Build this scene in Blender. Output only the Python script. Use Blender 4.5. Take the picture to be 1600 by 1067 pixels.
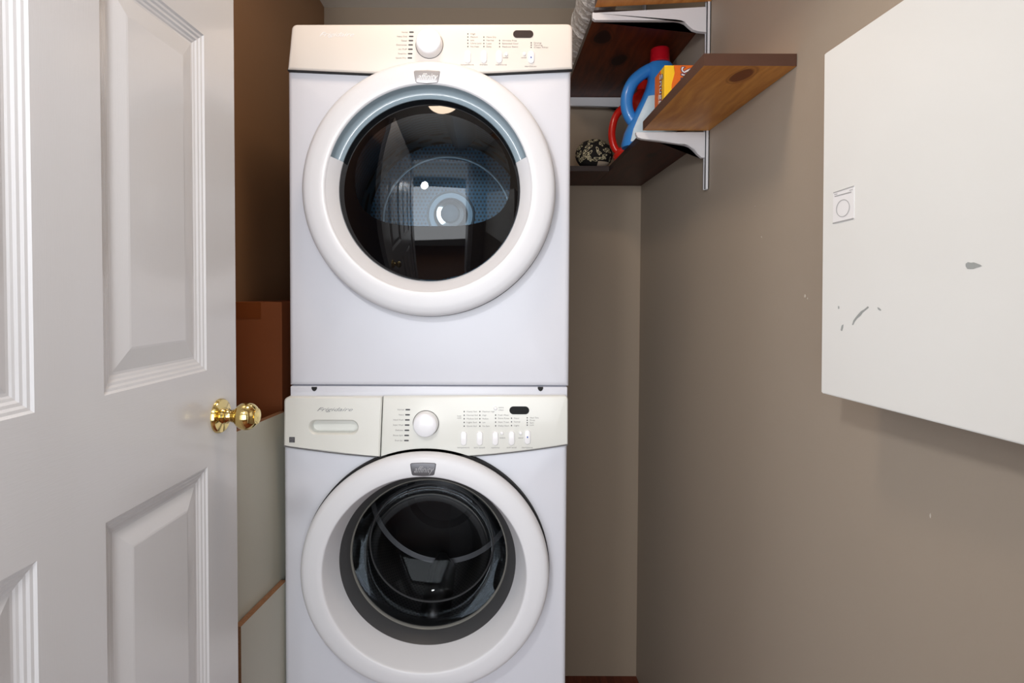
import bpy, bmesh, math, random
from mathutils import Vector, Matrix
random.seed(4)
R = math.radians
SC = bpy.context.scene
COL = SC.collection
for o in list(bpy.data.objects): bpy.data.objects.remove(o)

# ------------------------------------------------------------------ camera
F = 900.0; CPX, CPY = 764.0, 480.0
CAM = Vector((0, 0, 1.151)); PITCH = math.atan(22 / F); ROLL = 0.0035
cd = bpy.data.cameras.new('camera'); cam = bpy.data.objects.new('camera', cd); COL.objects.link(cam)
MROT = (Matrix.Rotation(math.pi / 2 - PITCH, 3, 'X') @ Matrix.Rotation(ROLL, 3, 'Z'))
cam.matrix_world = Matrix.Translation(CAM) @ MROT.to_4x4()
cd.sensor_fit = 'HORIZONTAL'; cd.sensor_width = 36; cd.lens = F / 1600 * 36
cd.shift_x = (800 - CPX) / 1600; cd.shift_y = -(533.5 - CPY) / 1600
cd.clip_start = 0.02
SC.camera = cam

def at(px, py, y):
    """point of the depth plane y that stands at that place in the photograph"""
    d = MROT @ Vector(((px - CPX) / F, -(py - CPY) / F, -1))
    return CAM + d * (y / d.y)

# ------------------------------------------------------------------ world, lights, exposure
w = bpy.data.worlds.new('world'); SC.world = w; w.use_nodes = True
w.node_tree.nodes['Background'].inputs[0].default_value = (0.75, 0.82, 1, 1)
w.node_tree.nodes['Background'].inputs[1].default_value = 0.5
def area(name, loc, target, size, power, color, shape='SQUARE', size_y=None):
    l = bpy.data.lights.new(name, 'AREA'); l.energy = power; l.color = color; l.size = size
    l.shape = shape
    if size_y: l.shape = 'RECTANGLE'; l.size_y = size_y
    o = bpy.data.objects.new(name, l); COL.objects.link(o); o.location = loc
    o.rotation_euler = (Vector(target) - Vector(loc)).to_track_quat('-Z', 'Y').to_euler()
    return o
area('flash_light', (-0.33, 0.02, 1.66), (0.1, 1.4, 1.05), 0.12, 5.2, (1.0, 0.985, 0.97), 'DISK')
area('hall_daylight', (-0.25, -1.6, 1.05), (0.05, 1, 1.15), 2.3, 66, (0.93, 0.965, 1.0), size_y=1.8)
area('closet_ceiling_light', (-0.10, 1.0, 2.265), (-0.08, 1.05, 0), 0.26, 4.6, (1.0, 0.78, 0.58), 'DISK')
vs = SC.view_settings
vs.view_transform = 'Standard'; vs.look = 'None'; vs.exposure = 0.04; vs.gamma = 1; vs.use_curve_mapping = False

# ------------------------------------------------------------------ materials
def srgb(r, g, b):
    f = lambda c: (c / 255 / 12.92) if c / 255 <= 0.04045 else ((c / 255 + 0.055) / 1.055) ** 2.4
    return (f(r), f(g), f(b), 1)
def mat(name, rgb, rough=0.5, metal=0, coat=0, var=0.0, vscale=8, bump=0.0, bscale=200, stretch=(1, 1, 1), spec=0.5):
    m = bpy.data.materials.new(name); m.use_nodes = True
    nt = m.node_tree; b = nt.nodes['Principled BSDF']
    b.inputs['Base Color'].default_value = srgb(*rgb); b.inputs['Roughness'].default_value = rough
    b.inputs['Metallic'].default_value = metal; b.inputs['Coat Weight'].default_value = coat
    b.inputs['Coat Roughness'].default_value = 0.08; b.inputs['Specular IOR Level'].default_value = spec
    tc = nt.nodes.new('ShaderNodeTexCoord'); mp = nt.nodes.new('ShaderNodeMapping')
    mp.inputs['Scale'].default_value = stretch; nt.links.new(tc.outputs['Object'], mp.inputs[0])
    if var > 0:
        n = nt.nodes.new('ShaderNodeTexNoise'); n.inputs['Scale'].default_value = vscale; n.inputs['Detail'].default_value = 4
        nt.links.new(mp.outputs[0], n.inputs[0])
        mr = nt.nodes.new('ShaderNodeMapRange'); mr.inputs['To Min'].default_value = 1 - var; mr.inputs['To Max'].default_value = 1 + var
        nt.links.new(n.outputs[0], mr.inputs[0])
        mx = nt.nodes.new('ShaderNodeVectorMath'); mx.operation = 'SCALE'
        mx.inputs[0].default_value = srgb(*rgb)[:3]; nt.links.new(mr.outputs[0], mx.inputs['Scale'])
        nt.links.new(mx.outputs[0], b.inputs['Base Color'])
    if bump > 0:
        n2 = nt.nodes.new('ShaderNodeTexNoise'); n2.inputs['Scale'].default_value = bscale; n2.inputs['Detail'].default_value = 3
        nt.links.new(mp.outputs[0], n2.inputs[0])
        bp = nt.nodes.new('ShaderNodeBump'); bp.inputs['Strength'].default_value = bump; bp.inputs['Distance'].default_value = 0.001
        nt.links.new(n2.outputs[0], bp.inputs['Height']); nt.links.new(bp.outputs[0], b.inputs['Normal'])
    return m
def wood(name, light, dark, knots=(), rough=0.45, kcol=(60, 25, 8)):
    """planks with the grain along world y; knots are (x, y, radius) in world metres"""
    m = mat(name, light, rough, coat=0.0, spec=0.3); nt = m.node_tree; b = nt.nodes['Principled BSDF']
    N = nt.nodes.new; L = nt.links.new
    tc = N('ShaderNodeTexCoord'); 
    nz = N('ShaderNodeTexNoise'); nz.inputs['Scale'].default_value = 5; nz.inputs['Detail'].default_value = 3
    L(tc.outputs['Object'], nz.inputs[0])
    sc = N('ShaderNodeVectorMath'); sc.operation = 'SCALE'; sc.inputs['Scale'].default_value = 0.05; L(nz.outputs['Color'], sc.inputs[0])
    ad = N('ShaderNodeVectorMath'); ad.operation = 'ADD'; L(tc.outputs['Object'], ad.inputs[0]); L(sc.outputs[0], ad.inputs[1])
    mp = N('ShaderNodeMapping'); mp.inputs['Scale'].default_value = (1, 0.09, 1); L(ad.outputs[0], mp.inputs[0])
    n = N('ShaderNodeTexNoise'); n.inputs['Scale'].default_value = 55; n.inputs['Detail'].default_value = 6; L(mp.outputs[0], n.inputs[0])
    cr = N('ShaderNodeValToRGB'); cr.color_ramp.elements[0].position = 0.32; cr.color_ramp.elements[1].position = 0.68
    cr.color_ramp.elements[0].color = srgb(*dark); cr.color_ramp.elements[1].color = srgb(*light); L(n.outputs[0], cr.inputs[0])
    cur = cr.outputs[0]
    for (kx, ky, kr) in knots:
        mk = N('ShaderNodeMapping'); mk.vector_type = 'POINT'
        sx = 1 / kr; sy = 0.55 / kr
        mk.inputs['Scale'].default_value = (sx, sy, 0); mk.inputs['Location'].default_value = (-kx * sx - 0.025 * sx, -ky * sy - 0.025 * sy, 0)
        L(ad.outputs[0], mk.inputs[0])
        ln = N('ShaderNodeVectorMath'); ln.operation = 'LENGTH'; L(mk.outputs[0], ln.inputs[0])
        cr2 = N('ShaderNodeValToRGB'); e = cr2.color_ramp.elements
        e[0].position = 0.38; e[0].color = (1, 1, 1, 1); e[1].position = 0.6; e[1].color = (0, 0, 0, 1)
        a = e.new(0.47); a.color = (0.15, 0.15, 0.15, 1); a = e.new(0.53); a.color = (0.5, 0.5, 0.5, 1)
        half = N('ShaderNodeMath'); half.operation = 'MULTIPLY'; half.inputs[1].default_value = 0.5; L(ln.outputs['Value'], half.inputs[0]); L(half.outputs[0], cr2.inputs[0])
        mx = N('ShaderNodeMix'); mx.data_type = 'RGBA'; L(cr2.outputs[0], mx.inputs[0]); L(cur, mx.inputs[6]); mx.inputs[7].default_value = srgb(*kcol)
        cur = mx.outputs[2]
    L(cur, b.inputs['Base Color'])
    return m
def thin_glass(name, tint, rough=0.0, ior=1.5, boost=1.0):
    m = bpy.data.materials.new(name); m.use_nodes = True; nt = m.node_tree; nt.nodes.clear()
    N = nt.nodes.new; L = nt.links.new
    out = N('ShaderNodeOutputMaterial'); tr = N('ShaderNodeBsdfTransparent'); tr.inputs[0].default_value = (*tint, 1)
    gl = N('ShaderNodeBsdfGlossy'); gl.inputs['Roughness'].default_value = rough; gl.inputs[0].default_value = (0.9, 0.95, 1, 1)
    fr = N('ShaderNodeFresnel'); fr.inputs[0].default_value = ior
    mu = N('ShaderNodeMath'); mu.operation = 'MULTIPLY'; mu.inputs[1].default_value = boost; mu.use_clamp = True
    mx = N('ShaderNodeMixShader'); L(fr.outputs[0], mu.inputs[0]); L(mu.outputs[0], mx.inputs[0]); L(tr.outputs[0], mx.inputs[1]); L(gl.outputs[0], mx.inputs[2]); L(mx.outputs[0], out.inputs[0])
    return m
def perforated(name, rgb, hole, pitch, rough=0.3, metal=0.8, polar=False, frac=0.3):
    """sheet steel punched with a staggered grid of small holes"""
    m = mat(name, rgb, rough, metal); nt = m.node_tree; b = nt.nodes['Principled BSDF']; N = nt.nodes.new; L = nt.links.new
    tc = N('ShaderNodeTexCoord'); sp = N('ShaderNodeSeparateXYZ'); L(tc.outputs['Object'], sp.inputs[0])
    def M(op, a, b2=None, v=None):
        n = N('ShaderNodeMath'); n.operation = op
        if hasattr(a, 'links'): L(a, n.inputs[0])
        else: n.inputs[0].default_value = a
        if b2 is not None:
            if hasattr(b2, 'links'): L(b2, n.inputs[1])
            else: n.inputs[1].default_value = b2
        return n.outputs[0]
    if polar:
        u = M('MULTIPLY', M('ARCTAN2', sp.outputs[2], sp.outputs[0]), 0.25); v = sp.outputs[1]
    else:
        u, v = sp.outputs[0], sp.outputs[2]
    vv = M('DIVIDE', v, pitch); row = M('FLOOR', vv)
    off = M('MULTIPLY', M('MODULO', M('ABSOLUTE', row), 2.0), 0.5)
    uu = M('ADD', M('DIVIDE', u, pitch), off)
    fu = M('SUBTRACT', M('FRACT', uu), 0.5); fv = M('SUBTRACT', M('FRACT', vv), 0.5)
    d = M('SQRT', M('ADD', M('MULTIPLY', fu, fu), M('MULTIPLY', fv, fv)))
    h = M('LESS_THAN', d, frac)
    mx = N('ShaderNodeMix'); mx.data_type = 'RGBA'; L(h, mx.inputs[0]); mx.inputs[6].default_value = srgb(*rgb); mx.inputs[7].default_value = srgb(*hole)
    L(mx.outputs[2], b.inputs['Base Color'])
    L(M('MULTIPLY', M('SUBTRACT', 1.0, h), metal), b.inputs['Metallic'])
    return m

GREIGE = mat('greige_wall_paint', (168, 156, 142), 0.62, var=0.025, vscale=3, bump=0.12, bscale=160)
WARM_LIGHT = mat('wall_paint_warm_light_tint', (166, 150, 132), 0.62, var=0.025, vscale=3, bump=0.12, bscale=160)  # back wall: warm lamp light tinted into the wall colour
WARM_SHADE = mat('wall_paint_warm_shade_tint', (150, 114, 82), 0.6, var=0.03, vscale=3, bump=0.12, bscale=160)  # left wall: warm light and shade put into the wall colour
CEIL = mat('white_ceiling_paint', (225, 222, 215), 0.8)
FLOOR = wood('red_brown_floor', (128, 66, 44), (92, 40, 26))
HALLW = mat('pale_hall_wall_paint', (205, 207, 210), 0.7)
HALLF = wood('hall_floor_wood', (130, 85, 50), (95, 58, 30))
TRIM = mat('white_trim_paint', (225, 226, 230), 0.3, coat=0.3)
DOORP = mat('white_gloss_door_paint', (214, 214, 217), 0.26, coat=0.35, bump=0.10, bscale=60, stretch=(9, 0.7, 9))
DOORV = mat('white_gloss_panel_paint', (214, 214, 217), 0.26, coat=0.35, bump=0.10, bscale=60, stretch=(9, 9, 0.7))
BRASS = mat('polished_brass', (222, 198, 132), 0.11, 1.0)
ENAMEL = mat('white_enamel', (216, 218, 227), 0.38, coat=0.08)
PLASTIC = mat('white_door_plastic', (220, 221, 226), 0.42, coat=0.06)
CREAM_D = mat('cream_panel_plastic', (224, 217, 210), 0.42, coat=0.1)
CREAM_W = mat('ivory_panel_plastic', (226, 227, 222), 0.3, coat=0.2)
KNOBP = mat('white_knob_plastic', (238, 239, 244), 0.25, coat=0.3)
BUTTON = mat('button_plastic', (240, 240, 243), 0.25, coat=0.3)
DARK = mat('dark_seam', (28, 28, 30), 0.8)
MARK = mat('charcoal_print', (62, 62, 66), 0.5)
PRINT = mat('grey_print', (150, 147, 146), 0.5)
PRINTD = mat('pale_warm_print', (146, 138, 132), 0.5)
LOGO = mat('silver_logo_print', (150, 150, 152), 0.3, 0.3)
BLACKD = mat('black_display', (8, 8, 9), 0.35, spec=0.15)
BROWND = mat('smoked_display', (62, 52, 50), 0.25)
BADGE = mat('silver_badge', (165, 163, 166), 0.35, 0.4)
BADGED = mat('grey_badge', (98, 98, 103), 0.35, 0.4)
WHITEP = mat('white_print', (240, 240, 242), 0.4)
PALEP = mat('light_grey_print', (160, 160, 165), 0.4)
BLUEP = mat('blue_print', (60, 90, 170), 0.5)
HANDLE = mat('grey_blue_handle_plastic', (146, 162, 172), 0.28, coat=0.2)
RUBBER = mat('grey_rubber_gasket', (64, 64, 66), 0.45)
BLACKG = mat('black_gloss_glass', (7, 7, 9), 0.03, spec=0.4)
GLASS_D = thin_glass('clear_dryer_window', (0.62, 0.72, 0.78), 0.0, 1.5, 1.3)
GLASS_W = thin_glass('clear_washer_bowl', (0.55, 0.56, 0.57), 0.0, 1.42, 0.25)
DRUMBACK = perforated('blue_grey_perforated_steel', (58, 98, 124), (8, 14, 20), 0.0125, 0.4, 0.3)
DRUMSIDE = perforated('grey_perforated_steel', (66, 84, 96), (6, 8, 10), 0.0125, 0.4, 0.4, True)
STEEL = mat('light_steel_trim', (120, 136, 148), 0.4, 0.5)
HUBM = mat('frosted_hub_plastic', (120, 136, 150), 0.4)
WDRUM = perforated('dark_perforated_stainless', (84, 83, 82), (6, 6, 6), 0.011, 0.4, 0.6, True)
WBACK = mat('dark_stainless', (92, 92, 95), 0.34, 0.8)
RIM = mat('glass_rim', (150, 148, 142), 0.2, 0.3)
BOARD = mat('white_melamine', (190, 189, 176), 0.4, var=0.02)
CHIP = mat('particleboard_edge', (150, 110, 80), 0.9, var=0.45, vscale=260)
CARD = mat('brown_cardboard', (140, 76, 36), 0.8, var=0.05, vscale=20)
TAPE = mat('brown_packing_tape', (128, 66, 28), 0.3)
BRK = mat('white_bracket_enamel', (222, 223, 228), 0.4)
SHELF_O = wood('orange_stained_pine', (222, 156, 74), (192, 124, 52), knots=((0.519, 1.19, 0.024),), kcol=(128, 68, 26))
SHELF_U = wood('golden_stained_pine', (226, 160, 88), (198, 128, 62), knots=((0.53, 1.5, 0.02),), kcol=(110, 60, 30))
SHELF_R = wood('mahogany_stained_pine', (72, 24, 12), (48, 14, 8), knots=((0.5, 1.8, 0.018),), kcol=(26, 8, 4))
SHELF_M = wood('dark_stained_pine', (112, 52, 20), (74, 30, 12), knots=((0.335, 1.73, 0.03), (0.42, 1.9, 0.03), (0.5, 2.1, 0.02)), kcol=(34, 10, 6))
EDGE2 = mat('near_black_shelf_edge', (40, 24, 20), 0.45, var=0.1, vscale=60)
EDGE = mat('dark_brown_shelf_edge', (84, 56, 44), 0.35, var=0.12, vscale=60, stretch=(1, 0.2, 1))
FOIL = mat('crinkled_foil', (240, 238, 236), 0.3, 0.5, bump=1.0, bscale=90)
FOIL.node_tree.nodes['Bump'].inputs['Distance'].default_value = 0.006
BLUE = mat('blue_jug_plastic', (52, 128, 205), 0.3, coat=0.2)
RED = mat('red_jug_plastic', (205, 34, 24), 0.28, coat=0.2)
REDCAP = mat('dark_red_cap_plastic', (178, 12, 30), 0.4)
LABEL = mat('pale_label', (190, 212, 228), 0.4, var=0.2, vscale=40)
LABELW = mat('white_label_edge', (235, 238, 240), 0.4)
YELLOW = mat('yellow_carton', (250, 205, 40), 0.4)
ORANGE = mat('orange_carton_print', (226, 112, 34), 0.4, var=0.12, vscale=60)
NAVY = mat('navy_print', (34, 36, 96), 0.4)
GREEN = mat('green_print', (60, 130, 70), 0.4)
BLACKF = mat('black_fabric', (20, 19, 20), 0.85)
CREAMF = mat('cream_leaf_print', (206, 200, 168), 0.8)
BEIGEF = mat('beige_fabric', (200, 182, 160), 0.85)
CABW = mat('white_cabinet_paint', (230, 231, 229), 0.35, coat=0.15, var=0.01, vscale=5)
CHIPG = mat('exposed_grey_undercoat', (160, 164, 163), 0.6)
STICK = mat('sticker_white', (236, 236, 238), 0.35)
STICKL = mat('sticker_grey_line', (172, 172, 174), 0.5)
WALLCHIP = mat('bare_plaster', (205, 200, 190), 0.8)

# ------------------------------------------------------------------ mesh helpers
def obj(name, bm, m, parent=None, smooth=None, kind=None, label=None):
    me = bpy.data.meshes.new(name)
    if smooth: bmesh.ops.recalc_face_normals(bm, faces=bm.faces)
    bm.to_mesh(me); bm.free()
    for x in (m if isinstance(m, (list, tuple)) else [m]): me.materials.append(x)
    if smooth:
        for p in me.polygons: p.use_smooth = True
        me.set_sharp_from_angle(angle=R(smooth))
    o = bpy.data.objects.new(name, me); COL.objects.link(o)
    if parent:
        o.parent = parent
        if parent.type == 'EMPTY' or True:
            o.matrix_parent_inverse = Matrix.Identity(4)
            o.location = -Vector(abspos(parent))
    if kind: o['kind'] = kind
    if label: o['label'] = label
    return o
def abspos(o):
    p = Vector(o.location)
    while o.parent: o = o.parent; p += Vector(o.location)
    return p
def thing(name, loc, label, cat, group=None, kind=None):
    o = bpy.data.objects.new(name, None); COL.objects.link(o); o.location = loc; o.empty_display_size = 0.05
    if label: o['label'] = label
    if cat: o['category'] = cat
    if group: o['group'] = group
    if kind: o['kind'] = kind
    return o
def tag(o, label, cat, group=None):
    o['label'] = label; o['category'] = cat
    if group: o['group'] = group
    return o
def box(x0, x1, y0, y1, z0, z1, bev=0.0, bm=None, seg=2):
    b = bm or bmesh.new()
    vs_ = [b.verts.new((x, y, z)) for x in (x0, x1) for y in (y0, y1) for z in (z0, z1)]
    fs = []
    for idx in ((0, 1, 3, 2), (4, 6, 7, 5), (0, 4, 5, 1), (2, 3, 7, 6), (0, 2, 6, 4), (1, 5, 7, 3)):
        fs.append(b.faces.new([vs_[i] for i in idx]))
    if bev:
        es = {e for f in fs for e in f.edges}
        bmesh.ops.bevel(b, geom=list(es), offset=bev, segments=seg, profile=0.5, affect='EDGES')
    return b
def inset_poly(pts, d):
    """move every vertex of a closed 2D outline inwards by d"""
    n = len(pts); out = []
    A = sum(pts[i][0] * pts[(i + 1) % n][1] - pts[(i + 1) % n][0] * pts[i][1] for i in range(n))
    s = 1 if A > 0 else -1
    for i in range(n):
        p0, p1, p2 = Vector(pts[i - 1]), Vector(pts[i]), Vector(pts[(i + 1) % n])
        a = (p1 - p0).normalized(); c = (p2 - p1).normalized()
        na = Vector((-a.y, a.x)) * s; nc = Vector((-c.y, c.x)) * s
        m_ = (na + nc)
        if m_.length < 1e-6: m_ = na
        m_.normalize(); k = max(0.35, m_.dot(na))
        q = p1 + m_ * (d / k); out.append((q.x, q.y))
    return out
def slab(pts, yf, yb, r=0.0, bm=None, seg=3, place=None):
    """outline in (x, z) extruded from front yf to back yb, front edge rounded by r"""
    b = bm or bmesh.new(); loops = []
    pl = place or (lambda x, y, z: (x, y, z))
    if r:
        for k in range(seg + 1):
            a = k / seg * math.pi / 2
            ins = r * (1 - math.sin(a)); dep = r * (1 - math.cos(a))
            loops.append([b.verts.new(pl(x, yf + dep, z)) for x, z in inset_poly(pts, ins)])
    else:
        loops.append([b.verts.new(pl(x, yf, z)) for x, z in pts])
    loops.append([b.verts.new(pl(x, yb, z)) for x, z in pts])
    n = len(pts)
    b.faces.new(loops[0])
    for l0, l1 in zip(loops, loops[1:]):
        for i in range(n): b.faces.new((l0[i], l1[i], l1[(i + 1) % n], l0[(i + 1) % n]))
    b.faces.new(list(reversed(loops[-1])))
    bmesh.ops.triangulate(b, faces=[f for f in b.faces if len(f.verts) > 4])
    bmesh.ops.recalc_face_normals(b, faces=b.faces)
    return b
def pill(cx, cz, w_, h_, n=10):
    pts = []; r = min(w_, h_) / 2; dx = w_ / 2 - r; dz = h_ / 2 - r
    for q, (sx, sz, a0) in enumerate(((1, 1, 0), (-1, 1, 90), (-1, -1, 180), (1, -1, 270))):
        for k in range(n // 2 + 1):
            a = R(a0 + 90 * k / (n // 2)); pts.append((cx + sx * dx + r * math.cos(a), cz + sz * dz + r * math.sin(a)))
    out = []
    for p in pts:
        if not out or (abs(p[0] - out[-1][0]) + abs(p[1] - out[-1][1])) > 1e-6: out.append(p)
    if abs(out[0][0] - out[-1][0]) + abs(out[0][1] - out[-1][1]) < 1e-6: out.pop()
    return out
def lathe(cx, cz, prof, n=128, sz=1.0, a0=0, a1=360, bm=None, fill0=False, fill1=False, capends=False):
    """profile of (radius, y) turned about the y axis through (cx, cz)"""
    b = bm or bmesh.new(); full = abs(a1 - a0 - 360) < 1e-6
    cnt = n if full else max(3, int(n * abs(a1 - a0) / 360)) + 1
    rows = []
    for (r, y) in prof:
        row = []
        for k in range(cnt):
            a = R(a0 + (a1 - a0) * k / (n if full else cnt - 1))
            row.append(b.verts.new((cx + r * math.cos(a), y, cz + sz * r * math.sin(a))))
        rows.append(row)
    for r0, r1 in zip(rows, rows[1:]):
        for k in range(cnt if full else cnt - 1):
            b.faces.new((r0[k], r1[k], r1[(k + 1) % cnt], r0[(k + 1) % cnt]))
    if fill0: b.faces.new(rows[0])
    if fill1: b.faces.new(list(reversed(rows[-1])))
    return b
def tube(pts, rad, n=12, bm=None, cap=True, closed=False):
    b = bm or bmesh.new(); pts = [Vector(p) for p in pts]; rows = []
    rr = rad if isinstance(rad, (list, tuple)) else [rad] * len(pts)
    up = Vector((0, 1, 0.03)).normalized()
    for i, p in enumerate(pts):
        t = (pts[min(i + 1, len(pts) - 1)] - pts[max(i - 1, 0)]).normalized()
        u = t.cross(up).normalized(); v = t.cross(u).normalized()
        rows.append([b.verts.new(p + (u * math.cos(2 * math.pi * k / n) + v * math.sin(2 * math.pi * k / n)) * rr[i]) for k in range(n)])
    for r0, r1 in zip(rows, rows[1:]):
        for k in range(n): b.faces.new((r0[k], r1[k], r1[(k + 1) % n], r0[(k + 1) % n]))
    if cap: b.faces.new(rows[0]); b.faces.new(list(reversed(rows[-1])))
    return b
def spline(pts, k=6):
    P = [Vector(p) for p in pts]; P = [P[0] * 2 - P[1]] + P + [P[-1] * 2 - P[-2]]; out = []
    for i in range(1, len(P) - 2):
        for s in range(k):
            t = s / k; a, b, c, d = P[i - 1], P[i], P[i + 1], P[i + 2]
            out.append(0.5 * ((2 * b) + (c - a) * t + (2 * a - 5 * b + 4 * c - d) * t * t + (3 * b - a - 3 * c + d) * t ** 3))
    out.append(P[-2]); return out
def loft(sections, bm=None, cap=True):
    b = bm or bmesh.new(); rows = [[b.verts.new(p) for p in s] for s in sections]; n = len(rows[0])
    for r0, r1 in zip(rows, rows[1:]):
        for k in range(n): b.faces.new((r0[k], r1[k], r1[(k + 1) % n], r0[(k + 1) % n]))
    if cap: b.faces.new(rows[0]); b.faces.new(list(reversed(rows[-1])))
    return b
def text_into(bm, s, size, M, align='LEFT', shear=0.0, width=None, bold=0.0, thick=0.0002):
    """flat lettering, local x to the right and local y upwards, set by matrix M"""
    c = bpy.data.curves.new('lettering', 'FONT'); c.body = s; c.size = size; c.align_x = align; c.align_y = 'CENTER'
    c.shear = shear; c.offset = bold; c.extrude = thick; c.resolution_u = 2
    o = bpy.data.objects.new('lettering_source', c); COL.objects.link(o)
    dg = bpy.context.evaluated_depsgraph_get(); dg.update()
    me = bpy.data.meshes.new_from_object(o.evaluated_get(dg))
    xs = [v.co.x for v in me.vertices]
    k = 1.0
    if width and xs and max(xs) > min(xs): k = width / (max(xs) - min(xs))
    me.transform(M @ Matrix.Diagonal((k, 1, 1, 1)))
    bm.from_mesh(me)
    bpy.data.objects.remove(o); bpy.data.curves.remove(c); bpy.data.meshes.remove(me)
def frontM(p, ang=0):
    return Matrix.Translation(p) @ Matrix.Rotation(math.pi / 2, 4, 'X') @ Matrix.Rotation(ang, 4, 'Z')

def struct(name, bm, m, smooth=None):
    return obj(name, bm, m, smooth=smooth, kind='structure')

# ------------------------------------------------------------------ the room
XL, XR, YB, H = -0.657, 0.613, 2.31, 2.28
ZF = -0.407
XR = 0.605
T = 0.09
struct('floor', box(XL - T, XR + T, 0.08, YB + T, ZF - 0.05, ZF), FLOOR)
struct('ceiling', box(XL - T, XR + T, 0.08, YB + T, H, H + 0.05), CEIL)
struct('wall_left', box(XL - T, XL, 0.2, YB + T, ZF, H), WARM_SHADE)
wr = struct('wall_right', box(XR, XR + T, 0.2, YB + T, ZF, H), GREIGE)
struct('wall_back', box(XL, XR, YB, YB + T, ZF, H), WARM_LIGHT)
# front wall with the doorway the camera looks through
DX0, DX1, DH = -0.515, 0.345, 2.05
b = box(-1.6, DX0, 0.08, 0.2, ZF, H); box(DX1, 1.6, 0.08, 0.2, ZF, H, bm=b); box(DX0, DX1, 0.08, 0.2, DH, H, bm=b)
struct('wall_front', b, GREIGE)
k = 1
for yy0, yy1 in ((0.2, 0.216), (0.064, 0.08)):
    b = box(DX0 - 0.06, DX0, yy0, yy1, ZF, DH + 0.06, 0.004); box(DX1, DX1 + 0.06, yy0, yy1, ZF, DH + 0.06, 0.004, bm=b)
    box(DX0, DX1, yy0, yy1, DH, DH + 0.06, 0.004, bm=b)
    struct('trim_%d' % k, b, TRIM); k += 1
b = box(DX0, DX0 + 0.012, 0.08, 0.2, ZF, DH); box(DX1 - 0.012, DX1, 0.08, 0.2, 0, DH, bm=b); box(DX0 + 0.012, DX1 - 0.012, 0.08, 0.2, DH - 0.012, DH, bm=b)
struct('trim_3', b, TRIM)
# the hall behind the camera
struct('floor_hall', box(-1.6, 1.6, -2.3, 0.08, ZF - 0.05, ZF), HALLF)
struct('ceiling_hall', box(-1.6, 1.6, -2.3, 0.08, H, H + 0.05), CEIL)
struct('wall_hall_left', box(-1.69, -1.6, -2.3, 0.2, ZF, H), HALLW)
struct('wall_hall_right', box(1.6, 1.69, -2.3, 0.2, ZF, H), HALLW)
struct('wall_hall_back', box(-1.69, 1.69, -2.39, -2.3, ZF, H), HALLW)
# little chips in the paint of the right wall
def wall_chip(px, py, w_, h_):
    d = at(px, py, 1.0) - CAM; p = CAM + d * (XR / d.x)
    pts = []
    for i in range(9):
        a = 2 * math.pi * i / 9; rr = random.uniform(0.6, 1.1)
        pts.append((p.y + w_ * rr * math.cos(a), p.z + h_ * rr * math.sin(a)))
    bm = slab(pts, 0, 0.0006, place=lambda x, y, z: (XR - 0.0006 + y, x, z))
    obj('paint_chip', bm, WALLCHIP, wr)
for a in ((1258, 462, 0.0035, 0.0035), (1262, 466, 0.0015, 0.002), (1180, 322, 0.002, 0.001), (1190, 370, 0.002, 0.002), (1454, 806, 0.0012, 0.0035)): wall_chip(*a)

# ------------------------------------------------------------------ the panelled door
dq = Vector((0.0567, 1, 0)).normalized()            # along the door, hinge to latch
dn = Vector((dq.y, -dq.x, 0))                        # out of its face, to the right
D_edge = Vector((-0.4576, 1.04, 0)); DW = 0.762; DT = 0.035
D0 = D_edge - dq * DW
def dp(u, v, d): return D0 + dq * u + dn * d + Vector((0, 0, v))
def dbox(u0, u1, v0, v1, bm=None):
    b = bm or bmesh.new()
    vs_ = [b.verts.new(dp(u, v, d)) for u in (u0, u1) for d in (-DT, 0) for v in (v0, v1)]
    for idx in ((0, 1, 3, 2), (4, 6, 7, 5), (0, 4, 5, 1), (2, 3, 7, 6), (0, 2, 6, 4), (1, 5, 7, 3)): b.faces.new([vs_[i] for i in idx])
    bmesh.ops.recalc_face_normals(b, faces=b.faces)
    return b
door = thing('door_1', tuple(D0), 'white six-panel door with brass knob, standing open along the left side of the closet', 'door', kind='structure')
us = (0, 0.097, 0.330, 0.432, 0.665, DW)
vz = (ZF + 0.01, ZF + 0.235, 0.8635, 1.0225, 1.567, 1.667, 1.915, 2.035)
for a, c in ((0, 1), (4, 5)):
    bm = dbox(us[a], us[c], vz[0], vz[-1])
    obj('stile', bm, DOORV, door)
bm = dbox(us[2], us[3], vz[1], vz[2]); dbox(us[2], us[3], vz[3], vz[4], bm); dbox(us[2], us[3], vz[5], vz[6], bm)
obj('mullion', bm, DOORV, door)
for a, c in ((0, 1), (2, 3), (4, 5), (6, 7)):
    obj('rail', dbox(us[1], us[4], vz[a], vz[c]), DOORP, door)
prof = ((0, 0), (0.003, -0.0022), (0.0065, -0.0027), (0.0095, -0.0045), (0.013, -0.0050), (0.016, -0.0068), (0.019, -0.0074), (0.0215, -0.0085), (0.025, -0.0085), (0.052, -0.0030), (0.055, -0.0026))
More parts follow.
